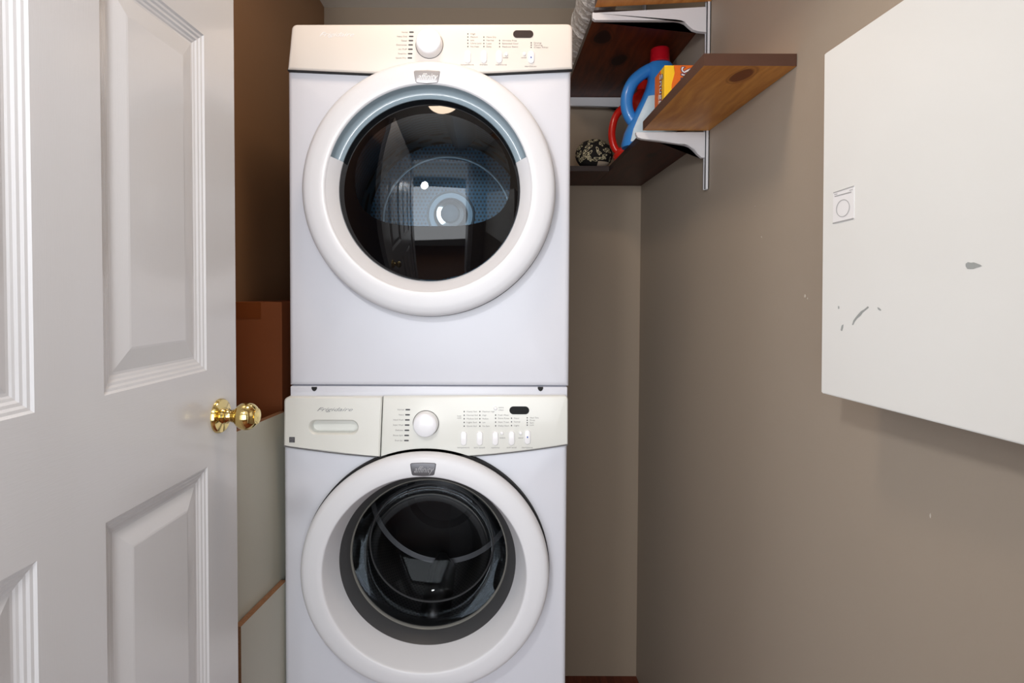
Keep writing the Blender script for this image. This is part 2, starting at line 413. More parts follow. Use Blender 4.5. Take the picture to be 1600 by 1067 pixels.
for (a, c) in ((1, 2), (3, 4)):
    for (e, g) in ((1, 2), (3, 4), (5, 6)):
        u0, u1, v0, v1 = us[a], us[c], vz[e], vz[g]
        bm = bmesh.new()
        loops = [[bm.verts.new(dp(u, v, d)) for u, v in ((u0 + i, v0 + i), (u1 - i, v0 + i), (u1 - i, v1 - i), (u0 + i, v1 - i))] for i, d in prof]
        for l0, l1 in zip(loops, loops[1:]):
            for q in range(4): bm.faces.new((l0[q], l0[(q + 1) % 4], l1[(q + 1) % 4], l1[q]))
        bm.faces.new(loops[-1])
        back = [bm.verts.new(dp(u, v, -DT + 0.006)) for u, v in ((u0, v0), (u1, v0), (u1, v1), (u0, v1))]
        bm.faces.new(list(reversed(back)))
        for q in range(4): bm.faces.new((loops[0][q], back[q], back[(q + 1) % 4], loops[0][(q + 1) % 4]))
        obj('door_panel', bm, DOORV, door)
# brass knob: turned along the door's normal
def lathe_n(base, prof_, n=48):
    b = bmesh.new(); rows = []
    up = Vector((0, 0, 1))
    for r, h in prof_:
        rows.append([b.verts.new(base + dn * h + (dq * math.cos(2 * math.pi * k / n) + up * math.sin(2 * math.pi * k / n)) * max(r, 1e-5)) for k in range(n)])
    for r0, r1 in zip(rows, rows[1:]):
        for k in range(n): b.faces.new((r0[k], r0[(k + 1) % n], r1[(k + 1) % n], r1[k]))
    b.faces.new(list(reversed(rows[0])))
    bmesh.ops.remove_doubles(b, verts=b.verts, dist=1e-5)
    return b
kb = D0 + dq * (DW - 0.058) + Vector((0, 0, 0.9395))
kn = obj('door_knob', lathe_n(kb, ((0.0295, 0.0), (0.0295, 0.003), (0.0275, 0.006), (0.020, 0.0075), (0.0145, 0.0085), (0.0125, 0.012), (0.0135, 0.014), (0.0105, 0.017), (0.0095, 0.024))), BRASS, door, smooth=40)
sph = [(0.0095, 0.0225), (0.0115, 0.0245), (0.0118, 0.0265)] + [(0.0238 * math.sin(a), 0.0475 - 0.0215 * math.cos(a)) for a in [R(32 + i * 9.2) for i in range(14)]] + [(0.0135, 0.0665), (0.0125, 0.0668), (0.0, 0.0675)]
obj('knob_ball', lathe_n(kb, sph, 48), BRASS, kn, smooth=50)
for v in (-0.15, 0.9, 1.85):
    c = dp(-0.004, v, 0.002)
    bm = bmesh.new(); bmesh.ops.create_cone(bm, cap_ends=True, segments=16, radius1=0.006, radius2=0.006, depth=0.09, matrix=Matrix.Translation(c))
    obj('hinge', bm, BRASS, door, smooth=40)

# ------------------------------------------------------------------ the two machines
YF, YK = 1.39, 2.03
def shell(cx, cz, hr, x0, x1, z0, z1, yf, yb, r=0.012, n=192, sz=1.0, closed_back=True):
    """steel cabinet with a round hole in its front"""
    b = bmesh.new()
    ang = [2 * math.pi * k / n for k in range(n)]
    def rect(ins):
        X0, X1, Z0, Z1 = x0 + ins, x1 - ins, z0 + ins, z1 - ins
        pts = []
        for a in ang:
            c, s = math.cos(a), math.sin(a)
            tx = ((X1 - cx) / c) if c > 1e-9 else ((X0 - cx) / c if c < -1e-9 else 1e9)
            tz = ((Z1 - cz) / s) if s > 1e-9 else ((Z0 - cz) / s if s < -1e-9 else 1e9)
            t = min(tx, tz); pts.append([cx + c * t, cz + s * t])
        for X, Z in ((X0, Z0), (X0, Z1), (X1, Z0), (X1, Z1)):
            i = min(range(n), key=lambda j: (pts[j][0] - X) ** 2 + (pts[j][1] - Z) ** 2); pts[i] = [X, Z]
        return pts
    loops = [[(cx + hr * math.cos(a), yf, cz + sz * hr * math.sin(a)) for a in ang]]
    for k in range(5):
        t = k / 4 * math.pi / 2
        loops.append([(x, yf + r * (1 - math.cos(t)), z) for x, z in rect(r * (1 - math.sin(t)))])
    loops.append([(x, yb, z) for x, z in rect(0)])
    rows = [[b.verts.new(p) for p in l] for l in loops]
    for r0, r1 in zip(rows, rows[1:]):
        for i in range(n): b.faces.new((r0[i], r1[i], r1[(i + 1) % n], r0[(i + 1) % n]))
    b.faces.new(list(reversed(rows[-1])))
    bmesh.ops.recalc_face_normals(b, faces=b.faces)
    return b
def px_outline(pts, y):
    out = []
    for p in pts:
        q = at(p[0], p[1], y); out.append((q.x, q.z))
    return out
def arcpts(c, r, a0, a1, n=5):
    return [(c[0] + r * math.cos(R(a0 + (a1 - a0) * i / n)), c[1] - r * math.sin(R(a0 + (a1 - a0) * i / n))) for i in range(n + 1)]
def badge(cx, cy, y, m, mt, parent, s=1.0):
    o = []
    top = [(-20.5, -8), (-18.5, -9.6), (-9, -10.2), (0, -10.5), (9, -10.2), (18.5, -9.6), (20.5, -8), (19.5, 0), (17.8, 8), (16, 9.6), (8, 10.4), (0, 10.8), (-8, 10.4), (-16, 9.6), (-17.8, 8), (-19.5, 0)]
    bo = obj('badge', slab(px_outline([(cx + a * s, cy + c * s) for a, c in top], y), y, y + 0.008, 0.0015), m, parent, smooth=40)
    bm = bmesh.new(); p = at(cx, cy + 0.5, y - 0.0005)
    text_into(bm, 'affinity', 0.021, frontM(p), 'CENTER', 0.45, width=0.046, bold=0.0)
    obj('badge_lettering', bm, mt, bo)
def knob(cx, cy, y, r, parent, dep=0.022, m=KNOBP):
    p = at(cx, cy, y)
    bm = lathe(p.x, p.z, ((r * 1.0, y), (r * 0.98, y - dep * 0.3), (r * 0.93, y - dep * 0.8), (r * 0.90, y - dep * 0.93), (r * 0.82, y - dep), (r * 0.4, y - dep * 1.04), (r * 0.01, y - dep * 1.05)), 64)
    k_ = obj('knob', bm, m, parent, smooth=50)
    bm = lathe(p.x, p.z, ((r * 1.03, y + 0.0004), (r * 1.03, y - 0.0006), (r * 0.9, y - 0.0007)), 64)
    obj('knob_rim', bm, DARK, k_)
def button(cx, cy, y, w_, h_, parent, name='button', m=BUTTON):
    p = at(cx, cy, y)
    obj('button_surround' if False else name, slab(pill(p.x, p.z, w_, h_), y - 0.0035, y + 0.001, 0.002), m, parent, smooth=45)

# ---------- dryer (upper)
pL, pR = at(450.5, 350, YF), at(891, 350, YF)
dx0, dx1 = pL.x, pR.x
dz0 = at(670, 603, YF).z; dz1 = at(670, 109, YF).z
dtop = at(670, 37, 1.378).z
dryer = thing('clothes_dryer', ((dx0 + dx1) / 2, 1.7, dz0), 'white front-loading clothes dryer with a dark round window, stacked on top of the washer', 'dryer')
dc = at(669, 294, 1.335); DCX, DCZ = dc.x, dc.z
obj('cabinet', shell(DCX, DCZ, 0.235, dx0, dx1, dz0, dz1, YF, YK), ENAMEL, dryer, smooth=35)
# control panel with its bowed lower edge
yp = 1.376
xl, xr = 450.5, 895
lower = [(449, 108.2), (470, 109.2), (520, 111.6), (560, 113.4), (597, 115), (640, 116), (669, 116.4), (700, 116), (740, 115), (780, 113.4), (820, 111.3), (870, 108.6), (894.8, 107.2)]
outl = lower + arcpts((886.5, 45), 8.5, 0, 90, 4) + arcpts((463.5, 46), 8.5, 90, 180, 4)
cp = obj('control_panel', slab(px_outline(outl, yp), yp, 1.46, 0.006), CREAM_D, dryer, smooth=40)
obj('rear_top', box(dx0 + 0.003, dx1 - 0.003, 1.46, YK, dz1 - 0.001, dtop - 0.004, 0.006), ENAMEL, dryer, smooth=40)
up_ = lower; dn_ = [(x, y + 1.8) for x, y in reversed(lower)]
obj('seam', slab(px_outline(up_ + dn_, 1.3785), 1.3795, 1.391), DARK, dryer)
yf = yp
k_c = (671, 70)
knob(671, 70, yf, 0.0318, cp, 0.026)
bm = bmesh.new()
for i, y_ in enumerate((50.3, 56.9, 63.5, 70.2, 77, 84, 90.6)):
    p = at(643 - i * 0.42, y_, yf); slab(pill(p.x, p.z, 0.011, 0.0032, 6), yf - 0.0005, yf + 0.0005, bm=bm)
obj('cycle_marks', bm, MARK, cp, kind='stuff')
for (x_, y_) in ((731, 89), (756, 89), (780, 89), (830, 89.6)): button(x_, y_, yf, 0.0148, 0.030, cp)
for (x_, y_) in ((791.2, 85), (819.4, 84.4)): button(x_, y_, yf, 0.0085, 0.0085, cp, 'small_button')
p = at(817.5, 53.4, yf); obj('display', slab(pill(p.x, p.z, 0.048, 0.0175), yf - 0.001, yf + 0.001), BROWND, cp)
def leds(cols, y, parent, m=MARK, r=0.0014):
    for (x_, ys) in cols:
        for y_ in ys:
            p = at(x_, y_, y); obj('indicator_light', slab(pill(p.x, p.z, 2 * r, 2.4 * r, 4), y - 0.0005, y + 0.0005), m, parent)
dcols = ((731, (53, 57.8, 62.8, 67.7, 72.8)), (756, (58, 63, 68, 72.8)), (780.6, (63.4, 68, 73)), (830, (67, 70.5, 74)))
leds(dcols, yf, cp, MARK, 0.0013)
def legends(items, y, parent, m, name='printed_legend'):
    bm = bmesh.new()
    for (s, x_, y_, wpx, al) in items:
        text_into(bm, s, 0.0050, frontM(at(x_, y_, y - 0.0003)), al, width=wpx / 650)
    obj(name, bm, m, parent, kind='stuff')
it = []
for i, (s, wd) in enumerate((('Normal', 9), ('Heavy Duty', 16), ('Casual', 9), ('Delicates', 16), ('Air Fluff', 13), ('Timed Dry', 13), ('Quick Dry', 16))):
    it.append((s, 637 - i * 0.4, (50.3, 56.9, 63.5, 70.2, 77, 84, 90.6)[i], wd, 'RIGHT'))
for (x_, ys), ws in zip(dcols, (('High', 'Medium', 'Low', 'Ultra Low', 'No Heat'), ('More Dry', 'Normal', 'Less', 'Damp'), ('Wrinkle Free', 'Extended Cool', 'Reduce Static'), ('Drying', 'Cooling', 'Clean Filter'))):
    for y_, s in zip(ys, ws): it.append((s, x_ + 4, y_, 3.0 * len(s) * 0.62, 'LEFT'))
for s, x_, wd in (('temperature', 730, 20), ('dryness', 755.5, 12), ('options', 783, 17)): it.append((s, x_, 101, wd, 'CENTER'))
it += [('start/pause', 829, 103.5, 18, 'CENTER'), ('select', 790, 90, 8, 'CENTER'), ('cancel', 818.5, 90, 8, 'CENTER')]
legends(it, yf, cp, PRINTD)
bm = bmesh.new(); text_into(bm, 'Frigidaire', 0.014, frontM(at(525, 54, yf - 0.0003)), 'CENTER', 0.5, width=0.082)
obj('maker_lettering', bm, WHITEP, cp)
p = at(829.8, 89.6, yf - 0.004); bm = slab(pill(p.x, p.z, 0.003, 0.0045, 4), yf - 0.0042, yf - 0.003)
obj('start_mark', bm, BLUEP, cp)

def machine_door(name, cx, cz, sz, parent, yface, handle):
    s_ = yface - 1.335
    ring = [(0.280, 1.378), (0.290, 1.376), (0.2955, 1.370), (0.297, 1.360), (0.2955, 1.350), (0.291, 1.342), (0.284, 1.3375), (0.272, 1.335), (0.255, 1.3336), (0.242, 1.3338), (0.2395, 1.3348), (0.238, 1.339)]
    return ring
def dome_y(r, edge=1.366, R0=0.214, sag=0.045):
    return edge - sag * (1 - (r / R0) ** 2)
ring = machine_door('', DCX, DCZ, 1, dryer, 1.335, True)
dd = obj('door', lathe(DCX, DCZ, ring, 160), PLASTIC, dryer, smooth=50)
obj('door_gap_shade', lathe(DCX, DCZ, ((0.2985, 1.391), (0.2985, 1.378), (0.225, 1.378)), 160), DARK, dd, smooth=50)  # dark ring standing in for the shadow crescent behind the dryer door
obj('door_bezel', lathe(DCX, DCZ, ((0.238, 1.339), (0.237, 1.3405), (0.215, 1.366), (0.2138, 1.3685), (0.213, 1.38)), 160, a0=162, a1=378), PLASTIC, dd, smooth=50)
hp = ((0.238, 1.339), (0.2385, 1.350), (0.238, 1.362), (0.234, 1.370), (0.226, 1.373), (0.218, 1.371), (0.2145, 1.367), (0.213, 1.38))
bm = lathe(DCX, DCZ, hp, 160, a0=18, a1=162)
for a in (18, 162):
    vs_ = [bm.verts.new((DCX + r * math.cos(R(a)), y, DCZ + r * math.sin(R(a)))) for r, y in hp[:-1]]
    bm.faces.new(vs_)
obj('handle_recess', bm, HANDLE, dd, smooth=50, label='grey blue pull recess')
# domed glass: black frit round a clear window
def win_r(a):
    c, s = math.cos(a), math.sin(a)
    ox, oz = 0.009, 0.030
    rx = 0.181; rz = 0.146 if s > 0 else 0.118; e = 2.0 if s > 0 else 2.9
    return (ox + rx * (abs(c) ** (2 / e)) * (1 if c > 0 else -1), oz + rz * (abs(s) ** (2 / e)) * (1 if s > 0 else -1))
def dome(kind):
    b = bmesh.new(); n = 128; rows = []; steps = 14
    for j in range(steps + 1):
        t = j / steps; row = []
        for k_ in range(n):
            a = 2 * math.pi * k_ / n; wx, wz = win_r(a)
            if kind == 'window': x, z = 0.009 + (wx - 0.009) * t, 0.030 + (wz - 0.030) * t
            else:
                aa = math.atan2(wz, wx); ex, ez = 0.2125 * math.cos(aa), 0.2125 * math.sin(aa)
                x, z = wx + (ex - wx) * t, wz + (ez - wz) * t
            row.append(b.verts.new((DCX + x, dome_y(math.hypot(x, z)), DCZ + z)))
        rows.append(row)
    for r0, r1 in zip(rows, rows[1:]):
        for k_ in range(n): b.faces.new((r0[k_], r1[k_], r1[(k_ + 1) % n], r0[(k_ + 1) % n]))
    bmesh.ops.remove_doubles(b, verts=b.verts, dist=1e-6)
    return b
obj('glass_surround', dome('frit'), BLACKG, dd, smooth=60, label='glossy black glass around the window')
obj('window_glass', dome('window'), GLASS_D, dd, smooth=60, label='clear domed window')
badge(667, 119.5, 1.3325, BADGE, WHITEP, dd)
# inside: bulkhead, drum, back plate and hub
obj('bulkhead', lathe(DCX, DCZ, ((0.234, 1.385), (0.232, 1.43), (0.215, 1.45)), 96), BLACKD, dryer, smooth=40)
dr = obj('drum', lathe(DCX, DCZ, ((0.215, 1.45), (0.29, 1.47), (0.29, 1.93), (0.262, 1.96)), 128), DRUMSIDE, dryer, smooth=40)
bm = lathe(0, 0, ((0.262, 0), (0.01, 0), (0.0005, 0)), 96)
bp = obj('drum_back', bm, DRUMBACK, dr); bp.location = Vector((DCX, 1.96, DCZ)) - abspos(dr)
hp_ = at(704, 335, 1.94)
bm = lathe(DCX, DCZ, ((0.213, 1.958), (0.213, 1.952), (0.218, 1.950), (0.223, 1.952), (0.223, 1.958)), 96)
obj('drum_ring', bm, STEEL, dr, smooth=50)
bm = lathe(hp_.x, hp_.z, ((0.082, 1.958), (0.080, 1.951), (0.076, 1.950), (0.074, 1.954), (0.058, 1.954)), 64)
obj('hub_plate', bm, STEEL, dr, smooth=50)
bm = lathe(hp_.x, hp_.z, ((0.058, 1.956), (0.055, 1.935), (0.045, 1.922), (0.032, 1.922), (0.030, 1.93)), 64)
obj('hub', bm, BLACKG, dr, smooth=50)
bm = lathe(hp_.x, hp_.z, ((0.030, 1.93), (0.029, 1.912), (0.026, 1.908), (0.001, 1.906)), 48)
obj('hub_cap', bm, HUBM, dr, smooth=50)
for a in (20, 65, 115, 160):
    bm = lathe(hp_.x + 0.079 * math.cos(R(a)), hp_.z + 0.079 * math.sin(R(a)), ((0.004, 1.952), (0.0035, 1.947), (0.0005, 1.946)), 12)
    obj('screw', bm, STEEL, dr)
for a in (200, 320, 80):
    c, s = math.cos(R(a)), math.sin(R(a)); t = Vector((-s, 0, c)); o_ = Vector((DCX, 0, DCZ)); rad = Vector((c, 0, s))
    sec = []
    for y_ in (1.50, 1.93):
        sec.append([o_ + rad * rr + t * tt + Vector((0, y_, 0)) for rr, tt in ((0.289, -0.05), (0.245, -0.018), (0.235, 0), (0.245, 0.018), (0.289, 0.05))])
    obj('drum_vane', loft(sec), STEEL, dr, smooth=40)

# ---------- washer (lower)
wx0 = at(443.5, 850, YF).x; wx1 = at(885.5, 850, YF).x
wz1 = at(670, 704, YF).z
strip_top = dz0 - 0.0015
washer = thing('washing_machine', ((wx0 + wx1) / 2, 1.7, 0), 'white front-loading washing machine with ivory control panel, standing under the dryer', 'washing machine')
wc = at(662.6, 899, 1.335); WCX, WCZ = wc.x, wc.z; WS = 0.97
WTOP = at(670, 700, YF).z
obj('cabinet', shell(WCX, WCZ, 0.235, wx0, wx1, 0.03, WTOP + 0.012, YF, YK, sz=WS), ENAMEL, washer, smooth=35)
obj('rear_body', box(wx0 + 0.006, wx1 - 0.006, 1.46, YK, WTOP + 0.0125, strip_top - 0.006, 0.004), ENAMEL, washer, smooth=40)
tx0, tx1 = at(453, 611, YF).x, at(887, 611, YF).x
tz0 = at(670, 619, 1.385).z
obj('top_panel', box(tx0, tx1, 1.392, 1.99, tz0 - 0.006, strip_top, 0.003), ENAMEL, washer, smooth=40)
for x_ in (491, 844.5):
    p = at(x_, 604.5, 1.391)
    obj('mounting_hole', slab([(p.x - 0.0065, p.z), (p.x - 0.0065, p.z - 0.004), (p.x - 0.004, p.z - 0.0085), (p.x, p.z - 0.0105), (p.x + 0.004, p.z - 0.0085), (p.x + 0.0065, p.z - 0.004), (p.x + 0.0065, p.z)], 1.3905, 1.3925), DARK, washer)
ped = thing('pedestal', ((wx0 + wx1) / 2, 1.7, ZF), 'white laundry pedestal with a wide drawer that the washing machine stands on', 'pedestal')
obj('pedestal_body', box(wx0 + 0.004, wx1 - 0.004, YF + 0.012, YK, ZF + 0.02, -0.001, 0.004), ENAMEL, ped, smooth=40)
pdw = obj('drawer', box(wx0 + 0.004, wx1 - 0.004, YF - 0.004, YF + 0.0115, ZF + 0.04, -0.012, 0.005), ENAMEL, ped, smooth=40)
obj('drawer_pull', box(-0.26, -0.02, YF - 0.018, YF - 0.0045, -0.075, -0.055, 0.004), BADGE, pdw, smooth=40)
for sx in (wx0 + 0.05, wx1 - 0.05):
    for sy in (1.46, 1.96):
        bm = bmesh.new(); bmesh.ops.create_cone(bm, cap_ends=True, segments=20, radius1=0.02, radius2=0.02, depth=0.02, matrix=Matrix.Translation((sx, sy, ZF + 0.01)))
        obj('foot', bm, DARK, ped)
for sx in (wx0 + 0.05, wx1 - 0.05):
    for sy in (1.46, 1.96):
        bm = bmesh.new(); bmesh.ops.create_cone(bm, cap_ends=True, segments=20, radius1=0.022, radius2=0.017, depth=0.032, matrix=Matrix.Translation((sx, sy, 0.016)))
        obj('foot', bm, DARK, washer)
yw = 1.374
ll = [(443, 696.5), (452, 698.2), (480, 702.2), (510, 706), (540, 709.5), (570, 712.3), (593, 714)]
lr = [(594.6, 714), (620, 715), (662, 715.5), (705, 714.8), (735, 712.8), (770, 710), (800, 706.8), (830, 703.2), (860, 699), (887.5, 694.6)]
dw_out = ll + [(597, 620.2)] + arcpts((451, 628), 7.5, 95, 180, 4)
pn_out = lr + arcpts((882, 624), 5.5, 0, 90, 3) + [(598.4, 619.8)]
ci = obj('control_panel', slab(px_outline(pn_out, yw), yw, 1.46, 0.004), CREAM_W, washer, smooth=40)
# the drawer front with its finger pocket
bm = bmesh.new()
out2 = px_outline(dw_out, yw)
hc = at(521, 667.5, yw); N_ = 96
hole = [Vector(q) for q in pill(hc.x, hc.z, 0.121, 0.0365, 24)]
def ray_poly(c, a, poly):
    best = None; d = Vector((math.cos(a), math.sin(a)))
    for i in range(len(poly)):
        p, q = Vector(poly[i]), Vector(poly[(i + 1) % len(poly)]); e = q - p; den = d.x * e.y - d.y * e.x
        if abs(den) < 1e-12: continue
        t = ((p.x - c.x) * e.y - (p.y - c.y) * e.x) / den; s = ((p.x - c.x) * d.y - (p.y - c.y) * d.x) / den
        if t > 0 and -1e-6 <= s <= 1 + 1e-6 and (best is None or t < best): best = t
    return c + d * best
c2 = Vector((hc.x, hc.z)); angs = [2 * math.pi * k_ / N_ for k_ in range(N_)]
extra = [math.atan2(p[1] - c2.y, p[0] - c2.x) % (2 * math.pi) for p in out2]
angs = sorted(set([round(a, 6) for a in angs + extra]))
hl = [ray_poly(c2, a, [tuple(h) for h in hole]) for a in angs]
rows = []
def prow(scale_in, y, src, ins=0):
    return [bm.verts.new((p.x, y, p.y)) for p in src]
ol = [ray_poly(c2, a, out2) for a in angs]; oli = [c2 + (p - c2) * (1 - 0.0035 / (p - c2).length) for p in ol]
hin = [c2 + Vector(((p - c2).x * 0.955, (p - c2).y * 0.86)) for p in hl]; hd = [c2 + Vector(((p - c2).x * 0.93, (p - c2).y * 0.80)) for p in hl]
for src, y_ in ((ol, 1.46), (ol, yw + 0.0035), (oli, yw), (hl, yw), (hin, yw + 0.003), (hd, yw + 0.012), (hd, yw + 0.026)): rows.append(prow(1, y_, src))
for r0, r1 in zip(rows, rows[1:]):
    for k_ in range(len(angs)): bm.faces.new((r0[k_], r1[k_], r1[(k_ + 1) % len(angs)], r0[(k_ + 1) % len(angs)]))
bm.faces.new(rows[-1])
drw = obj('detergent_drawer', bm, CREAM_W, washer, smooth=40)
bm = bmesh.new(); p = at(522, 639.8, yw - 0.0003)
text_into(bm, 'Frigidaire', 0.0125, frontM(p), 'CENTER', 0.5, width=0.086)
obj('maker_lettering', bm, LOGO, drw)
p = at(456.3, 687, yw); es = obj('energy_label', slab([(p.x - 0.0066, p.z - 0.0066), (p.x + 0.0066, p.z - 0.0066), (p.x + 0.0066, p.z + 0.0066), (p.x - 0.0066, p.z + 0.0066)], yw - 0.0006, yw + 0.001), MARK, drw)
bm = bmesh.new()
for i, (s_, w_) in enumerate((('energy', 0.010), ('efficient', 0.010), ('washer', 0.010))): text_into(bm, s_, 0.0038, frontM((p.x, yw - 0.0009, p.z + 0.0042 - i * 0.0042)), 'CENTER', width=w_)
obj('energy_lettering', bm, PALEP, es)
obj('seam', slab(px_outline([(598.4, 620), (594.6, 714), (593, 714), (597, 620)], 1.38), 1.385, 1.46), DARK, washer)
full = ll + lr
obj('seam', slab(px_outline(full + [(x, y + 1.5) for x, y in reversed(full)], 1.383), 1.384, 1.391), mat('grey_seam', (128, 128, 130), 0.8), washer)
knob(665.5, 661.5, yw, 0.0305, ci, 0.024)
ym = (640, 648, 656, 664, 672.2, 680.2, 688.2)
bm = bmesh.new()
for i, y_ in enumerate(ym):
    p = at(637.2 - i * 0.35, y_, yw); slab(pill(p.x, p.z, 0.0115, 0.0034, 6), yw - 0.0005, yw + 0.0005, bm=bm)
obj('cycle_marks', bm, MARK, ci, kind='stuff')
for (x_, y_) in ((724.5, 684.5), (749.5, 684.5), (773.8, 684.5), (799.4, 684.3), (824.2, 682.8)): button(x_, y_, yw, 0.0145, 0.0345, ci)
for (x_, y_) in ((784.3, 676.6), (813.5, 676.6), (774.2, 638)): button(x_, y_, yw, 0.0085, 0.0085, ci, 'small_button')
p = at(811.4, 641, yw); obj('display', slab(pill(p.x, p.z, 0.0475, 0.019), yw - 0.001, yw + 0.001), BLACKD, ci)
wcols = ((725.3, (643, 648.7, 654.2, 659.9, 665.7)), (749.8, (643, 648.7, 654.2, 659.9, 665.7)), (774.4, (648.5, 653.5, 659.4, 665.2)), (799.2, (653.4, 659, 664.8)), (823.8, (652.7, 656.5, 660.4, 664.1)))
leds(wcols, yw, ci, MARK, 0.0014)
it = []
for i, (s, wd) in enumerate((('Normal', 10), ('Heavy', 8), ('Hand Wash', 16), ('Super Wash', 16), ('Delicate', 12), ('Rinse Spin', 15), ('Drain Spin', 12))):
    it.append((s, 631.5 - i * 0.35, ym[i], wd, 'RIGHT'))
for (x_, ys), ws in zip(wcols, (('Heavy Soil', 'Normal Soil', 'Medium Soil', 'Light Soil', 'Quick Soil'), ('Maximum High', 'High', 'Medium', 'Low', 'No Spin'), ('Fresh Water', 'Extra Rinse', 'Stain Treat', 'Delay Start'), ('Heavy', 'Normal', 'Light'), ('Wash Time', 'Rinse', 'Spin', 'Lock'))):
    for y_, s in zip(ys, ws): it.append((s, x_ + 3.8, y_, 1.55 * len(s), 'LEFT'))
for s, x_, wd in (('temperature', 724, 19), ('spin speed', 749, 17), ('options', 774, 13), ('soil level', 799.5, 15), ('start/pause', 823.8, 17)): it.append((s, x_, 699.2, wd, 'CENTER'))
it += [('select', 785, 684, 9, 'CENTER'), ('cancel', 813.5, 684, 8, 'CENTER'), ('extra', 783, 636.5, 8, 'CENTER'), ('clean', 783, 640.5, 8, 'CENTER'), ('hot', 717.5, 650, 6, 'CENTER'), ('cold', 717.5, 653, 6, 'CENTER')]
legends(it, yw, ci, PRINT)
p = at(824.2, 683, yw - 0.004); bm = slab(pill(p.x, p.z, 0.003, 0.0045, 4), yw - 0.0042, yw - 0.003)
obj('start_mark', bm, BLUEP, ci)
# washer door
wring = [(0.280, 1.370), (0.290, 1.368), (0.2945, 1.363), (0.2955, 1.355), (0.2935, 1.346), (0.289, 1.340), (0.282, 1.3365), (0.272, 1.335), (0.255, 1.3335), (0.243, 1.3337), (0.2405, 1.3347), (0.239, 1.339)]
wd_ = obj('door', lathe(WCX, WCZ, wring, 160, sz=WS), PLASTIC, washer, smooth=50)
obj('door_gap_shade', lathe(WCX, WCZ, ((0.298, 1.391), (0.298, 1.374), (0.245, 1.374)), 160, sz=WS), DARK, wd_, smooth=50)  # same dark ring for the shaded gap behind the washer door
obj('door_bezel', lathe(WCX, WCZ, ((0.239, 1.339), (0.238, 1.341), (0.2198, 1.405), (0.2185, 1.410)), 160, sz=WS), PLASTIC, wd_, smooth=50)
obj('gasket', lathe(WCX, WCZ, ((0.2185, 1.410), (0.2165, 1.412), (0.209, 1.430), (0.1995, 1.442), (0.1985, 1.454)), 128, sz=WS), RUBBER, wd_, smooth=50, label='dark grey rubber seal')
obj('glass_rim', lathe(WCX, WCZ, ((0.1995, 1.444), (0.1975, 1.4415), (0.1955, 1.444), (0.1955, 1.454)), 128, sz=WS), RIM, wd_, smooth=60)
obj('glass_bowl', lathe(WCX, WCZ, ((0.1965, 1.448), (0.190, 1.466), (0.182, 1.484), (0.173, 1.500), (0.163, 1.513), (0.150, 1.525), (0.133, 1.536), (0.112, 1.546), (0.09, 1.553), (0.06, 1.558), (0.03, 1.561), (0.0006, 1.562)), 128, sz=WS), GLASS_W, wd_, smooth=60, label='clear inward-bulging glass bowl')
obj('glass_step', lathe(WCX, WCZ, ((0.1645, 1.510), (0.163, 1.5085), (0.1615, 1.510), (0.1615, 1.516)), 128, sz=WS), RUBBER, wd_, smooth=60)
badge(661, 733.5, 1.3325, BADGED, PALEP, wd_, 0.99)
obj('tub_mouth', lathe(WCX, WCZ, ((0.232, 1.395), (0.225, 1.45), (0.222, 1.50), (0.215, 1.52)), 96, sz=WS), DARK, washer, smooth=40)
wdr = obj('drum', lathe(0, 0, ((0.215, 0), (0.25, 0.012), (0.25, 0.40)), 128), WDRUM, washer, smooth=40); wdr.location = Vector((WCX, 1.52, WCZ)) - abspos(washer)
obj('drum_back', lathe(WCX, WCZ, ((0.25, 1.92), (0.235, 1.925), (0.20, 1.90), (0.12, 1.895), (0.10, 1.91), (0.06, 1.905), (0.001, 1.90)), 96), WBACK, wdr, smooth=40)
for a in (-90, 30, 150):
    c, s = math.cos(R(a)), math.sin(R(a)); t = Vector((-s, 0, c)); rad = Vector((c, 0, s)); o_ = Vector((WCX, 0, WCZ)); sec = []
    for y_, hh in ((1.54, 0.5), (1.57, 1), (1.87, 1), (1.90, 0.6)):
        sec.append([o_ + rad * (0.249 - dd_ * hh) + t * tt + Vector((0, y_, 0)) for dd_, tt in ((0, -0.045), (0.035, -0.026), (0.058, -0.012), (0.062, 0), (0.058, 0.012), (0.035, 0.026), (0, 0.045))])
    obj('drum_vane', loft(sec), WBACK, wdr, smooth=50)

# ------------------------------------------------------------------ shelves on the right wall
ZN0, ZN1 = 1.600, 1.624
def board(name, x0, x1, y0, y1, z0, z1, m, label, group=None):
    """stained board whose left side and ends are painted dark"""
    bm = box(x0, x1, y0, y1, z0, z1)
    for f in bm.faces:
        if abs(f.normal.z) < 0.5: f.material_index = 1
    bmesh.ops.recalc_face_normals(bm, faces=bm.faces)
    for f in bm.faces: f.material_index = 0 if abs(f.normal.z) > 0.5 else 1
    o = obj(name, bm, [m, EDGE2 if m in (SHELF_R, SHELF_M) else EDGE])
    return tag(o, label, 'shelf')
YR = 1.604
pn = at(1097, 100, 1.14)
xe = 0.4215
board('shelf_board', xe, XR - 0.001, 1.145, 1.5965, ZN0, ZN1, SHELF_O, 'lower shelf board nearest the camera, orange underside with one big knot and dark edges')
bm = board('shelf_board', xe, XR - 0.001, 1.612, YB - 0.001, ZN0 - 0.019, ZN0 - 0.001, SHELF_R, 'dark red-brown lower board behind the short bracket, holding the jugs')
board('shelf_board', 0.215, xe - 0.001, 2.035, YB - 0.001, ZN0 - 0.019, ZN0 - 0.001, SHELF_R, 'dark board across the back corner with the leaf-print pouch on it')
ZU = 1.936
ub = board('shelf_board', 0.287, XR - 0.001, 0.95, 1.5965, ZU - 0.002, ZU + 0.018, SHELF_U, 'topmost board nearest the camera, golden brown underside cut off by the top of the photo')
for v_ in ub.data.vertices: v_.co.z += 0.017 * (v_.co.x - 0.287) / 0.317
